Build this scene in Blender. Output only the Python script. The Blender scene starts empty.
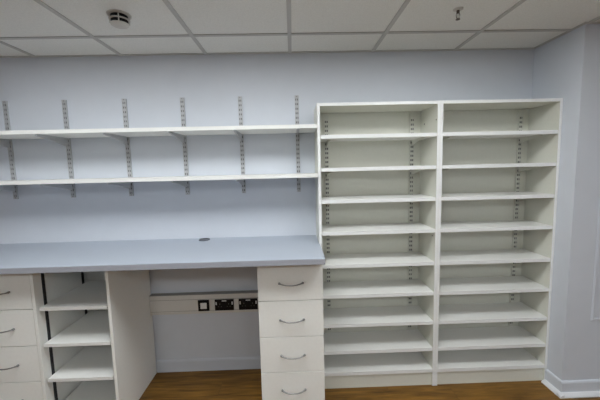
import bpy, bmesh, math, random
from mathutils import Vector, Matrix
random.seed(7)
S = bpy.context.scene
COL = S.collection

# ------------------------------------------------------------------ materials
def nodes_mat(name):
    m = bpy.data.materials.new(name); m.use_nodes = True
    nt = m.node_tree
    return m, nt, nt.nodes['Principled BSDF']

def paint(name, rgb, rough=.5, noise=.03, scale=40, bump=0.0, metallic=0, spec=.5):
    """plain painted / laminated surface with a faint procedural mottling"""
    m, nt, b = nodes_mat(name)
    tc = nt.nodes.new('ShaderNodeTexCoord')
    n = nt.nodes.new('ShaderNodeTexNoise'); n.inputs['Scale'].default_value = scale; n.inputs['Detail'].default_value = 4
    nt.links.new(tc.outputs['Object'], n.inputs['Vector'])
    r = nt.nodes.new('ShaderNodeValToRGB')
    r.color_ramp.elements[0].position = .3; r.color_ramp.elements[1].position = .7
    r.color_ramp.elements[0].color = tuple(c*(1-noise) for c in rgb) + (1,)
    r.color_ramp.elements[1].color = tuple(min(1, c*(1+noise)) for c in rgb) + (1,)
    nt.links.new(n.outputs['Fac'], r.inputs['Fac'])
    nt.links.new(r.outputs['Color'], b.inputs['Base Color'])
    b.inputs['Roughness'].default_value = rough
    b.inputs['Metallic'].default_value = metallic
    b.inputs['Specular IOR Level'].default_value = spec
    if bump:
        bp = nt.nodes.new('ShaderNodeBump'); bp.inputs['Strength'].default_value = bump; bp.inputs['Distance'].default_value = .002
        nt.links.new(n.outputs['Fac'], bp.inputs['Height']); nt.links.new(bp.outputs['Normal'], b.inputs['Normal'])
    return m

def wood_floor():
    m, nt, b = nodes_mat('wood_vinyl_planks')
    L = nt.links.new
    tc = nt.nodes.new('ShaderNodeTexCoord')
    br = nt.nodes.new('ShaderNodeTexBrick')
    br.inputs['Scale'].default_value = 1; br.inputs['Brick Width'].default_value = 1.2; br.inputs['Row Height'].default_value = .15
    br.inputs['Mortar Size'].default_value = .0012; br.inputs['Mortar Smooth'].default_value = .2; br.offset = .37
    br.inputs['Color1'].default_value = (.0, .0, .0, 1); br.inputs['Color2'].default_value = (1, 1, 1, 1); br.inputs['Mortar'].default_value = (.4, .4, .4, 1)
    L(tc.outputs['Object'], br.inputs['Vector'])
    mp = nt.nodes.new('ShaderNodeMapping'); mp.inputs['Scale'].default_value = (1.6, 16, 1)
    add = nt.nodes.new('ShaderNodeVectorMath'); add.operation = 'ADD'
    L(tc.outputs['Object'], mp.inputs['Vector']); L(mp.outputs['Vector'], add.inputs[0])
    sc = nt.nodes.new('ShaderNodeVectorMath'); sc.operation = 'SCALE'; sc.inputs['Scale'].default_value = 9
    L(br.outputs['Color'], sc.inputs[0]); L(sc.outputs['Vector'], add.inputs[1])
    n = nt.nodes.new('ShaderNodeTexNoise'); n.inputs['Scale'].default_value = 2.2; n.inputs['Detail'].default_value = 7; n.inputs['Roughness'].default_value = .62; n.inputs['Distortion'].default_value = .5
    L(add.outputs['Vector'], n.inputs['Vector'])
    r = nt.nodes.new('ShaderNodeValToRGB')
    e = r.color_ramp.elements
    e[0].position = .28; e[0].color = FLOOR_DARK + (1,)
    e[1].position = .74; e[1].color = FLOOR_LIGHT + (1,)
    L(n.outputs['Fac'], r.inputs['Fac'])
    hs = nt.nodes.new('ShaderNodeMixRGB'); hs.blend_type = 'MULTIPLY'; hs.inputs['Fac'].default_value = 1
    rr = nt.nodes.new('ShaderNodeValToRGB')
    rr.color_ramp.elements[0].color = (.86, .85, .84, 1); rr.color_ramp.elements[1].color = (1.0, 1.0, 1.0, 1)
    L(br.outputs['Color'], rr.inputs['Fac'])
    L(r.outputs['Color'], hs.inputs['Color1']); L(rr.outputs['Color'], hs.inputs['Color2'])
    mx = nt.nodes.new('ShaderNodeMixRGB'); mx.inputs['Color2'].default_value = (.05, .025, .01, 1)
    fm = nt.nodes.new('ShaderNodeMath'); fm.operation = 'MULTIPLY'; fm.inputs[1].default_value = .6
    L(br.outputs['Fac'], fm.inputs[0]); L(fm.outputs[0], mx.inputs['Fac'])
    L(hs.outputs['Color'], mx.inputs['Color1']); L(mx.outputs['Color'], b.inputs['Base Color'])
    b.inputs['Roughness'].default_value = .42
    b.inputs['Specular IOR Level'].default_value = .35
    return m

def tile_mat():
    m, nt, b = nodes_mat('mineral_fibre_ceiling')
    L = nt.links.new
    tc = nt.nodes.new('ShaderNodeTexCoord')
    n = nt.nodes.new('ShaderNodeTexNoise'); n.inputs['Scale'].default_value = 160; n.inputs['Detail'].default_value = 5
    L(tc.outputs['Object'], n.inputs['Vector'])
    r = nt.nodes.new('ShaderNodeValToRGB')
    r.color_ramp.elements[0].position = .35; r.color_ramp.elements[1].position = .6
    r.color_ramp.elements[0].color = tuple(c*.93 for c in CEIL) + (1,); r.color_ramp.elements[1].color = CEIL + (1,)
    L(n.outputs['Fac'], r.inputs['Fac']); L(r.outputs['Color'], b.inputs['Base Color'])
    b.inputs['Roughness'].default_value = .95; b.inputs['Specular IOR Level'].default_value = .1
    return m

def emit(name, rgb, strength):
    m, nt, b = nodes_mat(name)
    b.inputs['Base Color'].default_value = (.9, .9, .9, 1)
    b.inputs['Emission Color'].default_value = rgb + (1,)
    b.inputs['Emission Strength'].default_value = strength
    return m

FLOOR_DARK = (.070, .029, .002)
FLOOR_LIGHT = (.33, .165, .026)
CEIL = (.90, .91, .885)
WALL = paint("blue_white_wall_paint", (.67, .71, .775), .6, .012, 9)
GREYWALL = paint('unseen_wall_dimming_grey', (.42, .43, .45), .6, .012, 9)  # unseen end wall made darker to cut bounced light in the room
GLOSS = paint('white_gloss_trim', (.80, .82, .85), .3, .01, 20)
SKIRT = paint('skirting_paint', (.67, .71, .775), .4, .012, 9)
CREAM = paint('cream_white_laminate', (.74, .745, .67), .42, .012, 60)
FRONT = paint('off_white_drawer_laminate', (.90, .91, .88), .4, .012, 60)
SHELFW = paint('white_shelf_laminate', (.86, .87, .85), .38, .01, 60)
LIP = paint('white_edge_lipping', (.88, .90, .90), .38, .01, 60)
WORK = paint('blue_grey_worktop', (.42, .465, .535), .38, .03, 220)
EDGE = paint('grey_worktop_edging', (.36, .375, .425), .45, .02, 90)
STEEL = paint('grey_coated_steel', (.50, .51, .53), .42, .03, 80, metallic=.15)
SLOT = paint('dark_hole_shade', (.11, .112, .115), .6, .02, 80)  # paints the shade inside the slots; also used for pegs and pin holes
CSTEEL = paint('cream_coated_steel', (.70, .705, .64), .45, .02, 80)
BLACKM = paint('black_steel_strip', (.035, .037, .042), .35, .05, 80, metallic=.3)
CHROME = paint('brushed_steel_handle', (.30, .30, .30), .28, .04, 200, metallic=.9)
PLASTIC = paint('white_trunking_plastic', (.70, .69, .66), .4, .01, 60)
GROOVE = paint('trunking_groove_shade', (.27, .265, .25), .5, .01, 60)  # grey body paints the shade in the cover gaps and along the top edge
BLACKP = paint('black_socket_plastic', (.006, .006, .007), .5, .05, 120, spec=.2)
WHITEP = paint('white_switch_plastic', (.80, .80, .80), .35, .01, 120)
GROM = paint('dark_grey_grommet_plastic', (.085, .095, .11), .45, .03, 120)
DET = paint('white_detector_plastic', (.62, .61, .58), .45, .01, 90)
BRASS = paint('tarnished_brass', (.10, .085, .07), .5, .1, 90, metallic=.3)
TBAR = paint('grey_white_ceiling_grid', (.56, .56, .55), .5, .01, 60)
TILE = tile_mat()
FLOORM = wood_floor()
LIGHT_STRENGTH = 8.7
LAMP = emit('light_panel_diffuser', (.97, 1.0, 1.01), LIGHT_STRENGTH)

# ------------------------------------------------------------------ helpers
def box(bm, x0, x1, y0, y1, z0, z1, bev=0.0, seg=1):
    vs = [bm.verts.new((x, y, z)) for x in (x0, x1) for y in (y0, y1) for z in (z0, z1)]
    idx = [(0,1,3,2), (4,6,7,5), (0,4,5,1), (2,3,7,6), (0,2,6,4), (1,5,7,3)]
    fs = [bm.faces.new([vs[i] for i in f]) for f in idx]
    if bev:
        es = list({e for f in fs for e in f.edges})
        bmesh.ops.bevel(bm, geom=es, offset=bev, segments=seg, affect='EDGES', profile=.5)
    return bm

def B(*a, **k):
    bm = bmesh.new(); box(bm, *a, **k); return bm

def prism(bm, pts, axis, a0, a1):
    """extrude a polygon (list of 2-D points) along an axis: 'x' -> pts are (y,z); 'y' -> (x,z); 'z' -> (x,y)"""
    def P(p, a):
        return {'x': (a, p[0], p[1]), 'y': (p[0], a, p[1]), 'z': (p[0], p[1], a)}[axis]
    v0 = [bm.verts.new(P(p, a0)) for p in pts]; v1 = [bm.verts.new(P(p, a1)) for p in pts]
    bm.faces.new(v0); bm.faces.new(v1[::-1])
    n = len(pts)
    for i in range(n):
        bm.faces.new([v0[i], v0[(i+1) % n], v1[(i+1) % n], v1[i]])
    return bm

def lathe(bm, prof, c=(0,0,0), n=40, a0=0, a1=2*math.pi):
    full = abs(a1-a0-2*math.pi) < 1e-6
    cnt = n if full else n+1
    rings = []
    for r, z in prof:
        if r < 1e-6 and full:
            rings.append([bm.verts.new((c[0], c[1], c[2]+z))])
        else:
            rings.append([bm.verts.new((c[0]+r*math.cos(a0+(a1-a0)*i/n), c[1]+r*math.sin(a0+(a1-a0)*i/n), c[2]+z)) for i in range(cnt)])
    for A, D in zip(rings, rings[1:]):
        for i in range(n):
            j = (i+1) % cnt
            if len(A) == 1 and len(D) == 1: continue
            if len(A) == 1: bm.faces.new([A[0], D[i], D[j]])
            elif len(D) == 1: bm.faces.new([A[i], D[0], A[j]])
            else: bm.faces.new([A[i], D[i], D[j], A[j]])
    return bm

def tube(bm, path, rad, n=10, flat=1.0):
    """round bar along a path; rad may be a list"""
    path = [Vector(p) for p in path]
    rings = []
    for i, p in enumerate(path):
        d = (path[min(i+1, len(path)-1)] - path[max(i-1, 0)]).normalized()
        u = Vector((0, 0, 1)) if abs(d.z) < .9 else Vector((1, 0, 0))
        s = d.cross(u).normalized(); t = s.cross(d).normalized()
        r = rad[i] if isinstance(rad, (list, tuple)) else rad
        rings.append([bm.verts.new(p + s*math.cos(k*2*math.pi/n)*r + t*math.sin(k*2*math.pi/n)*r*flat) for k in range(n)])
    for A, D in zip(rings, rings[1:]):
        for k in range(n):
            bm.faces.new([A[k], A[(k+1) % n], D[(k+1) % n], D[k]])
    bm.faces.new(rings[0][::-1]); bm.faces.new(rings[-1])
    return bm

def obj(name, bm, mat, parent=None, smooth=False, extra=None):
    bmesh.ops.recalc_face_normals(bm, faces=bm.faces)
    me = bpy.data.meshes.new(name); bm.to_mesh(me); bm.free()
    me.materials.append(mat)
    if extra: me.materials.append(extra)
    if smooth:
        for p in me.polygons: p.use_smooth = True
    o = bpy.data.objects.new(name, me); COL.objects.link(o)
    if parent is not None: o.parent = parent
    return o

def thing(name, label, cat, loc, group=None):
    o = bpy.data.objects.new(name, None); COL.objects.link(o)
    o.location = loc; o.empty_display_size = .05
    o['label'] = label; o['category'] = cat
    if group: o['group'] = group
    return o

def tag(o, label, cat, group=None):
    o['label'] = label; o['category'] = cat
    if group: o['group'] = group
    return o

def struct(name, bm, mat, smooth=False):
    o = obj(name, bm, mat, None, smooth); o['kind'] = 'structure'; return o

def edged(o, mat):
    """white lipping on the front (room-facing) edge of a board"""
    o.data.materials.append(mat)
    for p in o.data.polygons:
        if p.normal.y < -.5: p.material_index = 1
    return o

def dup(o, parent=None):
    c = o.copy(); COL.objects.link(c)
    if parent is not None:
        c.parent = parent
    for ch in list(o.children):
        dup(ch, c)
    return c

# ------------------------------------------------------------------ key measures (metres)
H = 2.3984                     # underside of the ceiling grid
GX, GY = -1.6766, -.3192       # one node of the 600 mm ceiling grid
XP, DP = 1.9150, .4051         # projecting wall on the right: side face and front face
RX0, RX1, RY0 = -3.30, 3.40, -5.00
BD, BH = .2806, 1.9914         # bookcases: depth and height
XL, XJ, XR = .2892, 1.0990, 1.9135
ZT, ZB, DT = 1.0629, 1.0260, .6263   # worktop
FD = .5302                     # plane of the drawer fronts

# ------------------------------------------------------------------ the setting
struct('floor', B(RX0-.1, RX1+.1, RY0-.1, .1, -.1, 0), FLOORM)
struct('wall_back', B(RX0-.1, RX1+.1, 0, .1, 0, 2.6), WALL)
struct('wall_right', B(XP, RX1, -DP, -.0005, 0, H+.05), WALL)
struct('wall_left', B(RX0-.1, RX0, RY0, 0, 0, 2.6), WALL)
struct('wall_far_right', B(RX1, RX1+.1, RY0, 0, 0, 2.6), WALL)
struct('wall_front', B(RX0-.1, RX1+.1, RY0-.1, RY0, 0, 2.6), GREYWALL)
struct('ceiling', B(RX0, RX1, RY0, 0, H+.006, H+.05), TILE)
# exposed grid of T bars and the wall angle
g = bmesh.new()
k = -2
xs = [GX+.6*k for k in range(-3, 9) if RX0+.02 < GX+.6*k < RX1-.02]
ys = [GY-.6*j for j in range(0, 12) if GY-.6*j > RY0+.02]
for x in xs: box(g, x-.012, x+.012, RY0, (0 if x < XP else -DP), H, H+.0075)
for y in ys: box(g, RX0, (XP if y > -DP else RX1), y-.012, y+.012, H+.0004, H+.0073)
box(g, RX0, XP, -.02, 0, H+.0008, H+.0073)
box(g, XP-.02, XP, -DP, 0, H+.0009, H+.0073)
box(g, XP-.02, RX1, -DP-.02, -DP, H+.0010, H+.0073)
struct('trim_1', g, TBAR)
# skirting boards, with a rounded top
def skirt_profile(t=.015, h=.095):
    return [(0, 0), (-t, 0), (-t, h-.012), (-t*.75, h-.004), (-t*.4, h), (0, h)]
bm = bmesh.new(); prism(bm, skirt_profile(), 'x', -.986, -.112)
struct('baseboard_back', bm, SKIRT)
bm = bmesh.new()
pf = skirt_profile()
prism(bm, [(-DP+y, z) for y, z in pf], 'x', XP-.0149, RX1)
prism(bm, [(XP+y, z) for y, z in pf], 'y', -DP-.0001, -BD-.003)
struct('baseboard_right', bm, SKIRT)
# white scotia strip where the projecting wall meets the floor
bm = bmesh.new()
sp = [(0, 0), (-.030, 0), (-.030, .006), (-.022, .014), (-.010, .020), (0, .022)]
prism(bm, [(-DP-.015+y, z) for y, z in sp], 'x', XP-.0449, RX1)
prism(bm, [(XP-.015+y, z) for y, z in sp], 'y', -DP-.0451, -BD-.006)
struct('trim_2', bm, GLOSS)

# ------------------------------------------------------------------ ceiling fittings
def light_panel(i, j, label):
    x0 = GX+.6*i; y1 = GY-.6*j
    cx, cy = x0+.3, y1-.3
    t = thing('ceiling_light', label, 'ceiling light', (cx, cy, H), 'recessed light panels in the ceiling grid')
    f = bmesh.new()
    a, w = .287, .012
    for (p, q, r, s) in ((-a, a, -a, -a+w), (-a, a, a-w, a), (-a, -a+w, -a+w, a-w), (a-w, a, -a+w, a-w)):
        box(f, p, q, r, s, .0, .0055)
    obj('frame', f, GLOSS, t)
    d = B(-a+w, a-w, -a+w, a-w, .0015, .005)
    obj('diffuser', d, LAMP, t)
    return t

for i, where in ((0, 'left'), (2, 'middle'), (4, 'right')):
    light_panel(i, 1, 'square ceiling light panel overhead, %s one of the row nearest the shelving wall' % where)
for i, where in ((0, 'leftmost'), (2, 'second from the left'), (4, 'third from the left'), (6, 'rightmost')):
    light_panel(i, 5, 'square ceiling light panel in the row behind the camera, %s' % where)

# smoke detector
sd = thing('smoke_detector', 'round white smoke detector with dark slots on the ceiling', 'smoke detector', (-.775, -.585, H+.006))
b = bmesh.new(); lathe(b, [(0, 0), (.060, 0), (.059, -.004), (.050, -.006), (0, -.006)], n=48)
obj('base', b, DET, sd, True)
b = bmesh.new(); lathe(b, [(.042, -.006), (.042, -.048)], n=48)
obj('dark_chamber', b, BLACKP, sd, True)
b = bmesh.new()
lathe(b, [(.040, -.0250), (.0515, -.0250), (.0505, -.0290), (.040, -.0290)], n=48)      # ring between the two slots
for kk in range(4):
    a = math.radians(22+90*kk)
    v0 = len(b.verts)
    box(b, .032, .0485, -.0025, .0025, -.047, -.005)
    b.verts.ensure_lookup_table()
    bmesh.ops.rotate(b, verts=b.verts[v0:], cent=(0, 0, 0), matrix=Matrix.Rotation(a, 3, 'Z'))
obj('slot_ring', b, DET, sd, False)
b = bmesh.new(); lathe(b, [(.033, -.0465), (.0465, -.0465), (.043, -.053), (.034, -.058), (.020, -.061), (0, -.062)], n=48)
obj('cap', b, DET, sd, True)

# sprinkler head
sk = thing('sprinkler_head', 'small brass fire sprinkler head hanging from the ceiling', 'sprinkler', (1.032, -.600, H+.006))
b = bmesh.new(); lathe(b, [(.012, 0), (.036, 0), (.034, -.004), (.020, -.008), (.012, -.008)], n=36)
obj('escutcheon', b, DET, sk, True)
b = bmesh.new(); lathe(b, [(0, 0), (.011, 0), (.011, -.018), (.008, -.022), (0, -.022)], n=20)
obj('body', b, BRASS, sk, True)
b = bmesh.new()
for s in (-1, 1):
    tube(b, [(s*.009, 0, -.020), (s*.014, 0, -.032), (s*.010, 0, -.046), (s*.003, 0, -.052)], .0026, 8)
tube(b, [(0, 0, -.021), (0, 0, -.050)], .0026, 8)
obj('frame', b, BRASS, sk, True)
b = bmesh.new(); lathe(b, [(0, -.052), (.015, -.052), (.016, -.054), (0, -.055)], n=24)
obj('deflector', b, BRASS, sk, False)

for ch in sk.children:
    ch.scale = (.72, .72, 1.0)

# ------------------------------------------------------------------ slotted uprights
def slotted_strip(h, w=.025, d=.013, pitch=.0325, top=.016, hole=(.0048, .0185)):
    """channel section with two columns of slots: local x across, y towards the room (negative), z from 0 up.
    returns face bmesh (with real openings) and the backing channel bmesh"""
    f = bmesh.new()
    hw = w/2; t = .0016
    hx, hz = hole
    cx = .0062                                   # slot columns at +-cx
    # vertical ribs
    for x0, x1 in ((-hw, -cx-hx/2), (-cx+hx/2, cx-hx/2), (cx+hx/2, hw)):
        box(f, x0, x1, -d, -d+t, 0, h)
    n = int((h-2*top)/pitch)
    for c in (-cx, cx):
        z = 0
        for i in range(n+1):
            z1 = top+i*pitch
            if z1+hz > h-top+.004: break
            box(f, c-hx/2, c+hx/2, -d+.00005, -d+t, z, z1)
            z = z1+hz
        box(f, c-hx/2, c+hx/2, -d+.00005, -d+t, z, h)
    box(f, -hw, -hw+t, -d+t, 0, 0, h); box(f, hw-t, hw, -d+t, 0, 0, h)
    bk = B(-hw+t, hw-t, -.004, -.0003, 0, h)
    return f, bk

def bracket_mesh(reach, h0, h1, t=.006, lip=True):
    """sloping pressed-steel shelf bracket; local: top at z=0, y from 0 to -reach"""
    b = bmesh.new()
    pts = [(0, 0), (-reach, 0), (-reach, -h1), (-reach*.55, -h1-(h0-h1)*.32), (-.03, -h0*.93), (-.006, -h0), (0, -h0)]
    prism(b, pts, 'x', -t/2, t/2)
    if lip:
        box(b, -.009, .009, -reach*.97, -.001, -.0018, 0)
    # hooks into the slots
    box(b, -t/2, t/2, 0, .0045, -h0*.9, -h0*.62); box(b, -t/2, t/2, 0, .0045, -h0*.38, -h0*.1)
    return b

XU = [-1.9215, -1.5047, -1.0792, -.6648, -.2472, .1643]
UZ0, UZ1 = 1.398, 2.1010
face, back = slotted_strip(UZ1-UZ0, w=.029, hole=(.0062, .0145))
proto = thing('shelf_upright', 'x', 'shelf upright', (XU[0], 0, UZ0), 'slotted steel uprights screwed to the wall')
obj('slotted_face', face, STEEL, proto)
obj('slot_channel', back, SLOT, proto)
b = bmesh.new(); lathe(b, [(0, 0), (.0045, 0), (.0035, .0022), (0, .003)], n=14)
sc_ = obj('screw', b, CHROME, proto, True)
sc_.rotation_euler = (math.radians(90), 0, 0); sc_.location = (0, -.0131, UZ1-UZ0-.008)
s2 = sc_.copy(); COL.objects.link(s2); s2.location = (0, -.0131, .008)
order = ['leftmost slotted grey steel upright on the wall, at the left edge of the photo',
         'slotted grey steel upright on the wall, second from the left',
         'slotted grey steel upright on the wall, third from the left',
         'slotted grey steel upright on the wall, third from the bookcase',
         'slotted grey steel upright on the wall, second from the bookcase',
         'slotted grey steel upright on the wall nearest the bookcase']
pos = ['leftmost upright', 'second upright from the left', 'third upright from the left', 'third upright from the bookcase', 'second upright from the bookcase', 'upright nearest the bookcase']
for i, x in enumerate(XU):
    o = proto if i == 0 else dup(proto)
    o.location = (x, 0, UZ0); o['label'] = order[i]

SD, ST = .300, .024                       # wall shelf depth and thickness
SZ = [1.8545, 1.5360]                     # tops
bp = None
for r, z in enumerate(SZ):
    s = obj('wall_shelf', B(-2.06, XL-.003, -SD, -.0145, z-ST, z), SHELFW)
    tag(s, 'long white wall shelf, the %s of two above the worktop' % ('upper' if r == 0 else 'lower'), 'shelf', 'wall shelves above the worktop')
    for i, x in enumerate(XU):
        if bp is None:
            bp = obj('shelf_bracket', bracket_mesh(.285, .058, .012), STEEL); o = bp
        else:
            o = bp.copy(); COL.objects.link(o)
        o.location = (x, -.0133, z-ST-.0003)
        tag(o, 'grey steel bracket under the %s wall shelf on the %s' % ('upper' if r == 0 else 'lower', pos[i]), 'shelf bracket', 'brackets under the wall shelves')

# ------------------------------------------------------------------ bookcases
SH = [1.7865, 1.5715, 1.3575, 1.1405, .9115, .6965, .4840, .2870, .1260]
def bookcase(x0, x1, label, holes):
    t = thing('bookcase', label, 'bookcase', ((x0+x1)/2, 0, 0), 'tall white open bookcases')
    hw = (x1-x0)/2 - .0004
    P = .018
    D = BD
    for s in (-1, 1):
        a, c = sorted((s*hw, s*(hw-P)))
        edged(obj('side_panel', B(a, c, -D, -.001, 0, BH), CREAM, t), LIP)
    edged(obj('top_panel', B(-hw+P, hw-P, -D+.001, -.001, BH-.020, BH-.0005), CREAM, t), LIP)
    obj('back_panel', B(-hw+P, hw-P, -.009, -.002, .02, BH-.021), CREAM, t)
    obj('plinth', B(-hw+P, hw-P, -D+.012, -D+.030, .0, .102), CREAM, t)
    strips = []
    z0, z1 = .29, 1.955
    for s in (-1, 1):
        f, bk = slotted_strip(z1-z0, w=.032, d=.014, hole=(.0085, .0150))
        st = obj('slotted_strip', f, CSTEEL, t)
        st.location = (s*(hw-P-.069), -.0092, z0)
        obj('slot_channel', bk, SLOT, st)
        strips.append(st)
    proto_shelf = None
    proto_b = None
    for i, z in enumerate(SH):
        bottom = i == len(SH)-1
        if bottom:
            edged(obj('shelf', B(-hw+P, hw-P, -D+.002, -.0095, -.024, 0), SHELFW, t), LIP).location = (0, 0, z)
        else:
            if proto_shelf is None:
                proto_shelf = edged(obj('shelf', B(-hw+P+.002, hw-P-.002, -D+.002, -.0245, -.024, 0), SHELFW, t), LIP); o = proto_shelf
            else:
                o = proto_shelf.copy(); COL.objects.link(o)
            o.location = (0, 0, z)
            if z > .45:
                for st in strips:
                    if proto_b is None:
                        proto_b = obj('bracket', bracket_mesh(.205, .042, .008), CSTEEL, st); o = proto_b
                    else:
                        o = proto_b.copy(); COL.objects.link(o); o.parent = st
                    o.location = (0, -.0142, z-.0243-z0)
    for (y, z) in holes:
        b = bmesh.new(); lathe(b, [(0, 0), (.005, 0), (.005, .0012), (0, .0016)], n=16)
        o = obj('peg', b, SLOT, t, True)
        o.rotation_euler = (0, math.radians(-90), 0); o.location = (hw-P, y, z)
    return t
bookcase(XL, XJ, 'tall white open bookcase next to the worktop, the left of the pair',
         [(-.262, 1.872), (-.075, 1.868), (-.235, 1.085)])
bookcase(XJ, XR, 'tall white open bookcase against the projecting wall, the right of the pair', [])

# ------------------------------------------------------------------ worktop
wt = thing('worktop', 'long blue-grey laminate worktop running below the wall shelves', 'worktop', (-1.0, -.31, ZB))
ox, oy = -1.0, -.31
bm = bmesh.new()
# L-shaped plan: cut back round the bookcase side so that the right end stays clear of it
x0, x1 = -2.10, XL
pl = [(x0, -.002), (XL-.0015, -.002), (XL-.0015, -BD-.002), (XL+.0035, -BD-.002), (XL+.0035, -DT), (x0, -DT)]
prism(bm, [(p[0]-ox, p[1]-oy) for p in pl], 'z', .0, ZT-ZB)
ed = [e for e in bm.edges if all(abs(v.co.y-(-DT-oy)) < 1e-6 for v in e.verts) and abs(e.verts[0].co.z-e.verts[1].co.z) < 1e-6]
bmesh.ops.bevel(bm, geom=ed, offset=.003, segments=2, affect='EDGES', profile=.5)
top = obj('top', bm, WORK, wt)
obj('front_edging', B(x0-ox, XL+.0035-ox, -DT-.0012-oy, -DT-oy-.00005, .0025, ZT-ZB-.0032), EDGE, wt)
b = bmesh.new(); lathe(b, [(0, .0), (.040, .0), (.040, .004), (.037, .006), (.030, .0062), (.029, .0035), (0, .0035)], n=40)
gr = obj('cable_grommet', b, GROM, wt, True); gr.location = (-.545-ox, -.063-oy, ZT-ZB)
gr['label'] = 'dark grey round cable grommet'

# ------------------------------------------------------------------ drawer pedestals
def handle_mesh():
    b = bmesh.new()
    pts = []
    n = 18
    for i in range(n+1):
        u = -1+2*i/n
        x = u*.072
        y = -.026*(1-abs(u)**2.4) - .004
        z = -.005*(1-u*u)
        pts.append((x, y, z))
    rad = [.0046 if 1 < i < n-1 else .0058 for i in range(n+1)]
    tube(b, pts, rad, 10, .8)
    for s in (-1, 1):
        v = len(b.verts)
        tube(b, [(s*.071, .0, 0), (s*.071, -.008, 0)], .0068, 12)
    return b
DZ = [.088, .317, .547, .777, .999]
def pedestal(x0, x1, label):
    t = thing('drawer_unit', label, 'drawer unit', ((x0+x1)/2, 0, 0), 'white four-drawer units under the worktop')
    hw = (x1-x0)/2 - .0005
    yb = -.060
    yf = -FD+.019
    P = .018
    for s in (-1, 1):
        a, c = sorted((s*hw, s*(hw-P)))
        obj('side_panel', B(a, c, yf+.001, yb, 0, ZB-.0005, bev=.0008), FRONT, t)
    obj('back_panel', B(-hw+P, hw-P, yb-.010, yb-.002, .05, ZB-.02), FRONT, t)
    obj('top_rail', B(-hw+P, hw-P, yf+.001, yf+.09, ZB-.024, ZB-.0008), FRONT, t)
    obj('plinth', B(-hw+P, hw-P, yf+.045, yf+.061, .0, .084), FRONT, t)
    pd = None
    for i in range(4):
        z0, z1 = DZ[i], DZ[i+1]
        hh = (z1-z0)
        if i == 3: pass
        d = obj('drawer', B(-hw+.0005, hw-.0005, -FD, yf, .0026, hh-.0026, bev=.001), FRONT, t)
        d.location = (0, 0, z0)
        # the drawer box behind the front
        if pd is None:
            hb = obj('handle', handle_mesh(), CHROME, d, True); pd = hb
        else:
            hb = pd.copy(); COL.objects.link(hb); hb.parent = d
        hb['label'] = 'brushed steel bow handle'
        hb.location = (.004, -FD, .111)
        bx = bmesh.new()
        w = hw-P-.013; zb, zt = .02, min(hh-.03, .17)
        box(bx, -w, w, yf+.0005, yb-.03, zb, zb+.006)
        for s in (-1, 1):
            a, c = sorted((s*w, s*(w-.012))); box(bx, a, c, yf+.0005, yb-.03, zb+.006, zt)
        box(bx, -w+.012, w-.012, yb-.042, yb-.03, zb+.006, zt)
        obj('drawer_box', bx, FRONT, d)
    return t
pedestal(-.1079, .2875, 'white four-drawer unit beside the bookcase, right of the knee space')
pedestal(-1.845, -1.4462, 'white four-drawer unit at the left edge of the photo, left of the open shelves')

# ------------------------------------------------------------------ open shelf unit
ux0, ux1 = -1.4452, -.9880
cu = (ux0+ux1)/2
ou = thing('open_shelf_unit', 'white open shelf unit with black support strips under the worktop', 'shelf unit', (cu, 0, 0))
hw = (ux1-ux0)/2
P = .018
ub = -.052
obj('side_panel', B(-hw, -hw+P, -FD, ub, 0, ZB-.0005, bev=.0008), FRONT, ou)
obj('side_panel', B(hw-P, hw, -FD, -.0165, 0, ZB-.0005, bev=.0008), FRONT, ou)
obj('back_panel', B(-hw+P, hw-P, ub-.010, ub-.001, .03, ZB-.012), FRONT, ou)
obj('top_rail', B(-hw+P, hw-P, -FD+.006, -FD+.10, ZB-.022, ZB-.0006), FRONT, ou)
obj('plinth', B(-hw+P, hw-P, -FD+.05, -FD+.066, 0, .074), FRONT, ou)
for z in (.7800, .5510, .3245, .0965):
    obj('shelf', B(-hw+P+.0125, hw-P-.0125, -FD+.010, ub-.014, z-.020, z), SHELFW, ou)
bm = bmesh.new()
for s in (-1, 1):
    for y in (-.462, -.112):
        b = bmesh.new()
        a, c = sorted((s*(hw-P-.0003), s*(hw-P-.0020)))
        box(b, a, c, y-.0075, y+.0075, .08, ZB-.028)
        for e in (-1, 1):
            a2, c2 = sorted((s*(hw-P-.0020), s*(hw-P-.0085)))
            box(b, a2, c2, y+e*.0065-.001, y+e*.0065+.001, .08, ZB-.028)
        a3, c3 = sorted((s*(hw-P-.0070), s*(hw-P-.0085)))
        z = .08
        while z < ZB-.05:
            box(b, a3, c3, y-.0065, y+.0065, z, z+.014); z += .025
        o = obj('support_strip', b, BLACKM, ou); o['label'] = 'black slotted support strip'
bm.free()

# ------------------------------------------------------------------ trunking and sockets in the knee space
TY = .050
tx0, tx1 = -.9870, .284
tr = thing('cable_trunking', 'white plastic cable trunking on the wall under the worktop', 'trunking', ((tx0+tx1)/2, 0, .489))
hw = (tx1-tx0)/2
z0, z1 = 0, .151
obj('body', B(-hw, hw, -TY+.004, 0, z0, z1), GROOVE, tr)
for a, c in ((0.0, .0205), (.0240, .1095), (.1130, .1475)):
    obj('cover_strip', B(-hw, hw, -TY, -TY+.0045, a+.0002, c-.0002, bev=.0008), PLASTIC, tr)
def plate(name, label, cat, x, w, group=None):
    t = thing(name, label, cat, (x, -TY, .5545), group)
    obj('faceplate', B(-w/2, w/2, -.009, -.0002, -.043, .043, bev=.002, seg=2), BLACKP, t)
    return t
sw = plate('wall_switch', 'square black switch plate with white centre on the trunking', 'switch', -.5800, .084)
obj('rocker', B(-.024, .024, -.0125, -.0088, -.0245, .0225, bev=.002), WHITEP, sw)
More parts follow.
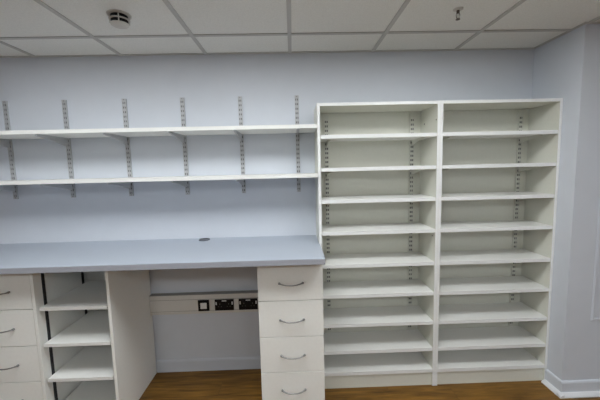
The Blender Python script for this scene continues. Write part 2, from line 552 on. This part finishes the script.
def socket(x, label):
    t = plate('double_socket', label, 'power socket', x, .143, 'black double sockets on the trunking')
    for s in (-1, 1):
        r = obj('rocker', B(s*.0605-.0045, s*.0605+.0045, -.0125, -.0088, .003, .026, bev=.001), WHITEP, t)
        r['label'] = 'small white rocker switch'
        b = bmesh.new()
        cx = s*.033
        box(b, cx-.003, cx+.003, -.0094, -.0088, .004, .013)
        box(b, cx-.0145, cx-.0075, -.0094, -.0088, -.014, -.010); box(b, cx+.0075, cx+.0145, -.0094, -.0088, -.014, -.010)
        obj('pin_holes', b, SLOT, t)
    obj('indicator', B(-.017, .017, -.0098, -.0088, .029, .037, bev=.0004), WHITEP, t)['label'] = 'small white strip at the top'
    return t
socket(-.4240, 'black double power socket on the trunking, next to the square switch')
socket(-.2430, 'black double power socket on the trunking, nearest the drawer unit')

# ------------------------------------------------------------------ framed panel on the projecting wall
ap = thing('access_panel', 'white framed panel set on the projecting wall at the right edge', 'wall panel', (2.368, -DP, .515))
def ring(b, x0, x1, z0, z1, w, ya, yb):
    box(b, x0, x1, ya, yb, z0, z0+w); box(b, x0, x1, ya, yb, z1-w, z1)
    box(b, x0, x0+w, ya, yb, z0+w, z1-w); box(b, x1-w, x1, ya, yb, z0+w, z1-w)
b = bmesh.new(); ring(b, -.285, .285, 0, .83, .022, -.004, -.0003); ring(b, -.279, .279, .006, .824, .010, -.0065, -.0041)
obj('frame', b, WALL, ap)
obj('panel', B(-.262, .262, -.002, -.0003, .0235, .8065, bev=.001), WALL, ap)

# ------------------------------------------------------------------ world, camera
w = bpy.data.worlds.new('World'); S.world = w; w.use_nodes = True
w.node_tree.nodes['Background'].inputs['Color'].default_value = (.5, .5, .5, 1)
w.node_tree.nodes['Background'].inputs['Strength'].default_value = .3

cam = bpy.data.cameras.new('camera'); co = bpy.data.objects.new('camera', cam); COL.objects.link(co)
yaw, pit, rol = .0215, -.1027, -.0240
fw = Vector((math.sin(yaw)*math.cos(pit), math.cos(yaw)*math.cos(pit), math.sin(pit)))
rt = Vector((math.cos(yaw), -math.sin(yaw), 0)); up = rt.cross(fw)
R_ = rt*math.cos(rol)+up*math.sin(rol); U_ = -rt*math.sin(rol)+up*math.cos(rol)
M = Matrix((R_, U_, -fw)).transposed().to_4x4(); M.translation = Vector((.1205, -2.3594, 1.5777))
co.matrix_world = M
cam.sensor_width = 36; cam.sensor_fit = 'HORIZONTAL'; cam.lens = 313.7582/600*36
cam.clip_start = .02
S.camera = co
S.view_settings.view_transform = 'Standard'; S.view_settings.look = 'None'
S.view_settings.gamma = 1; S.view_settings.use_curve_mapping = False
S.view_settings.exposure = 0.80
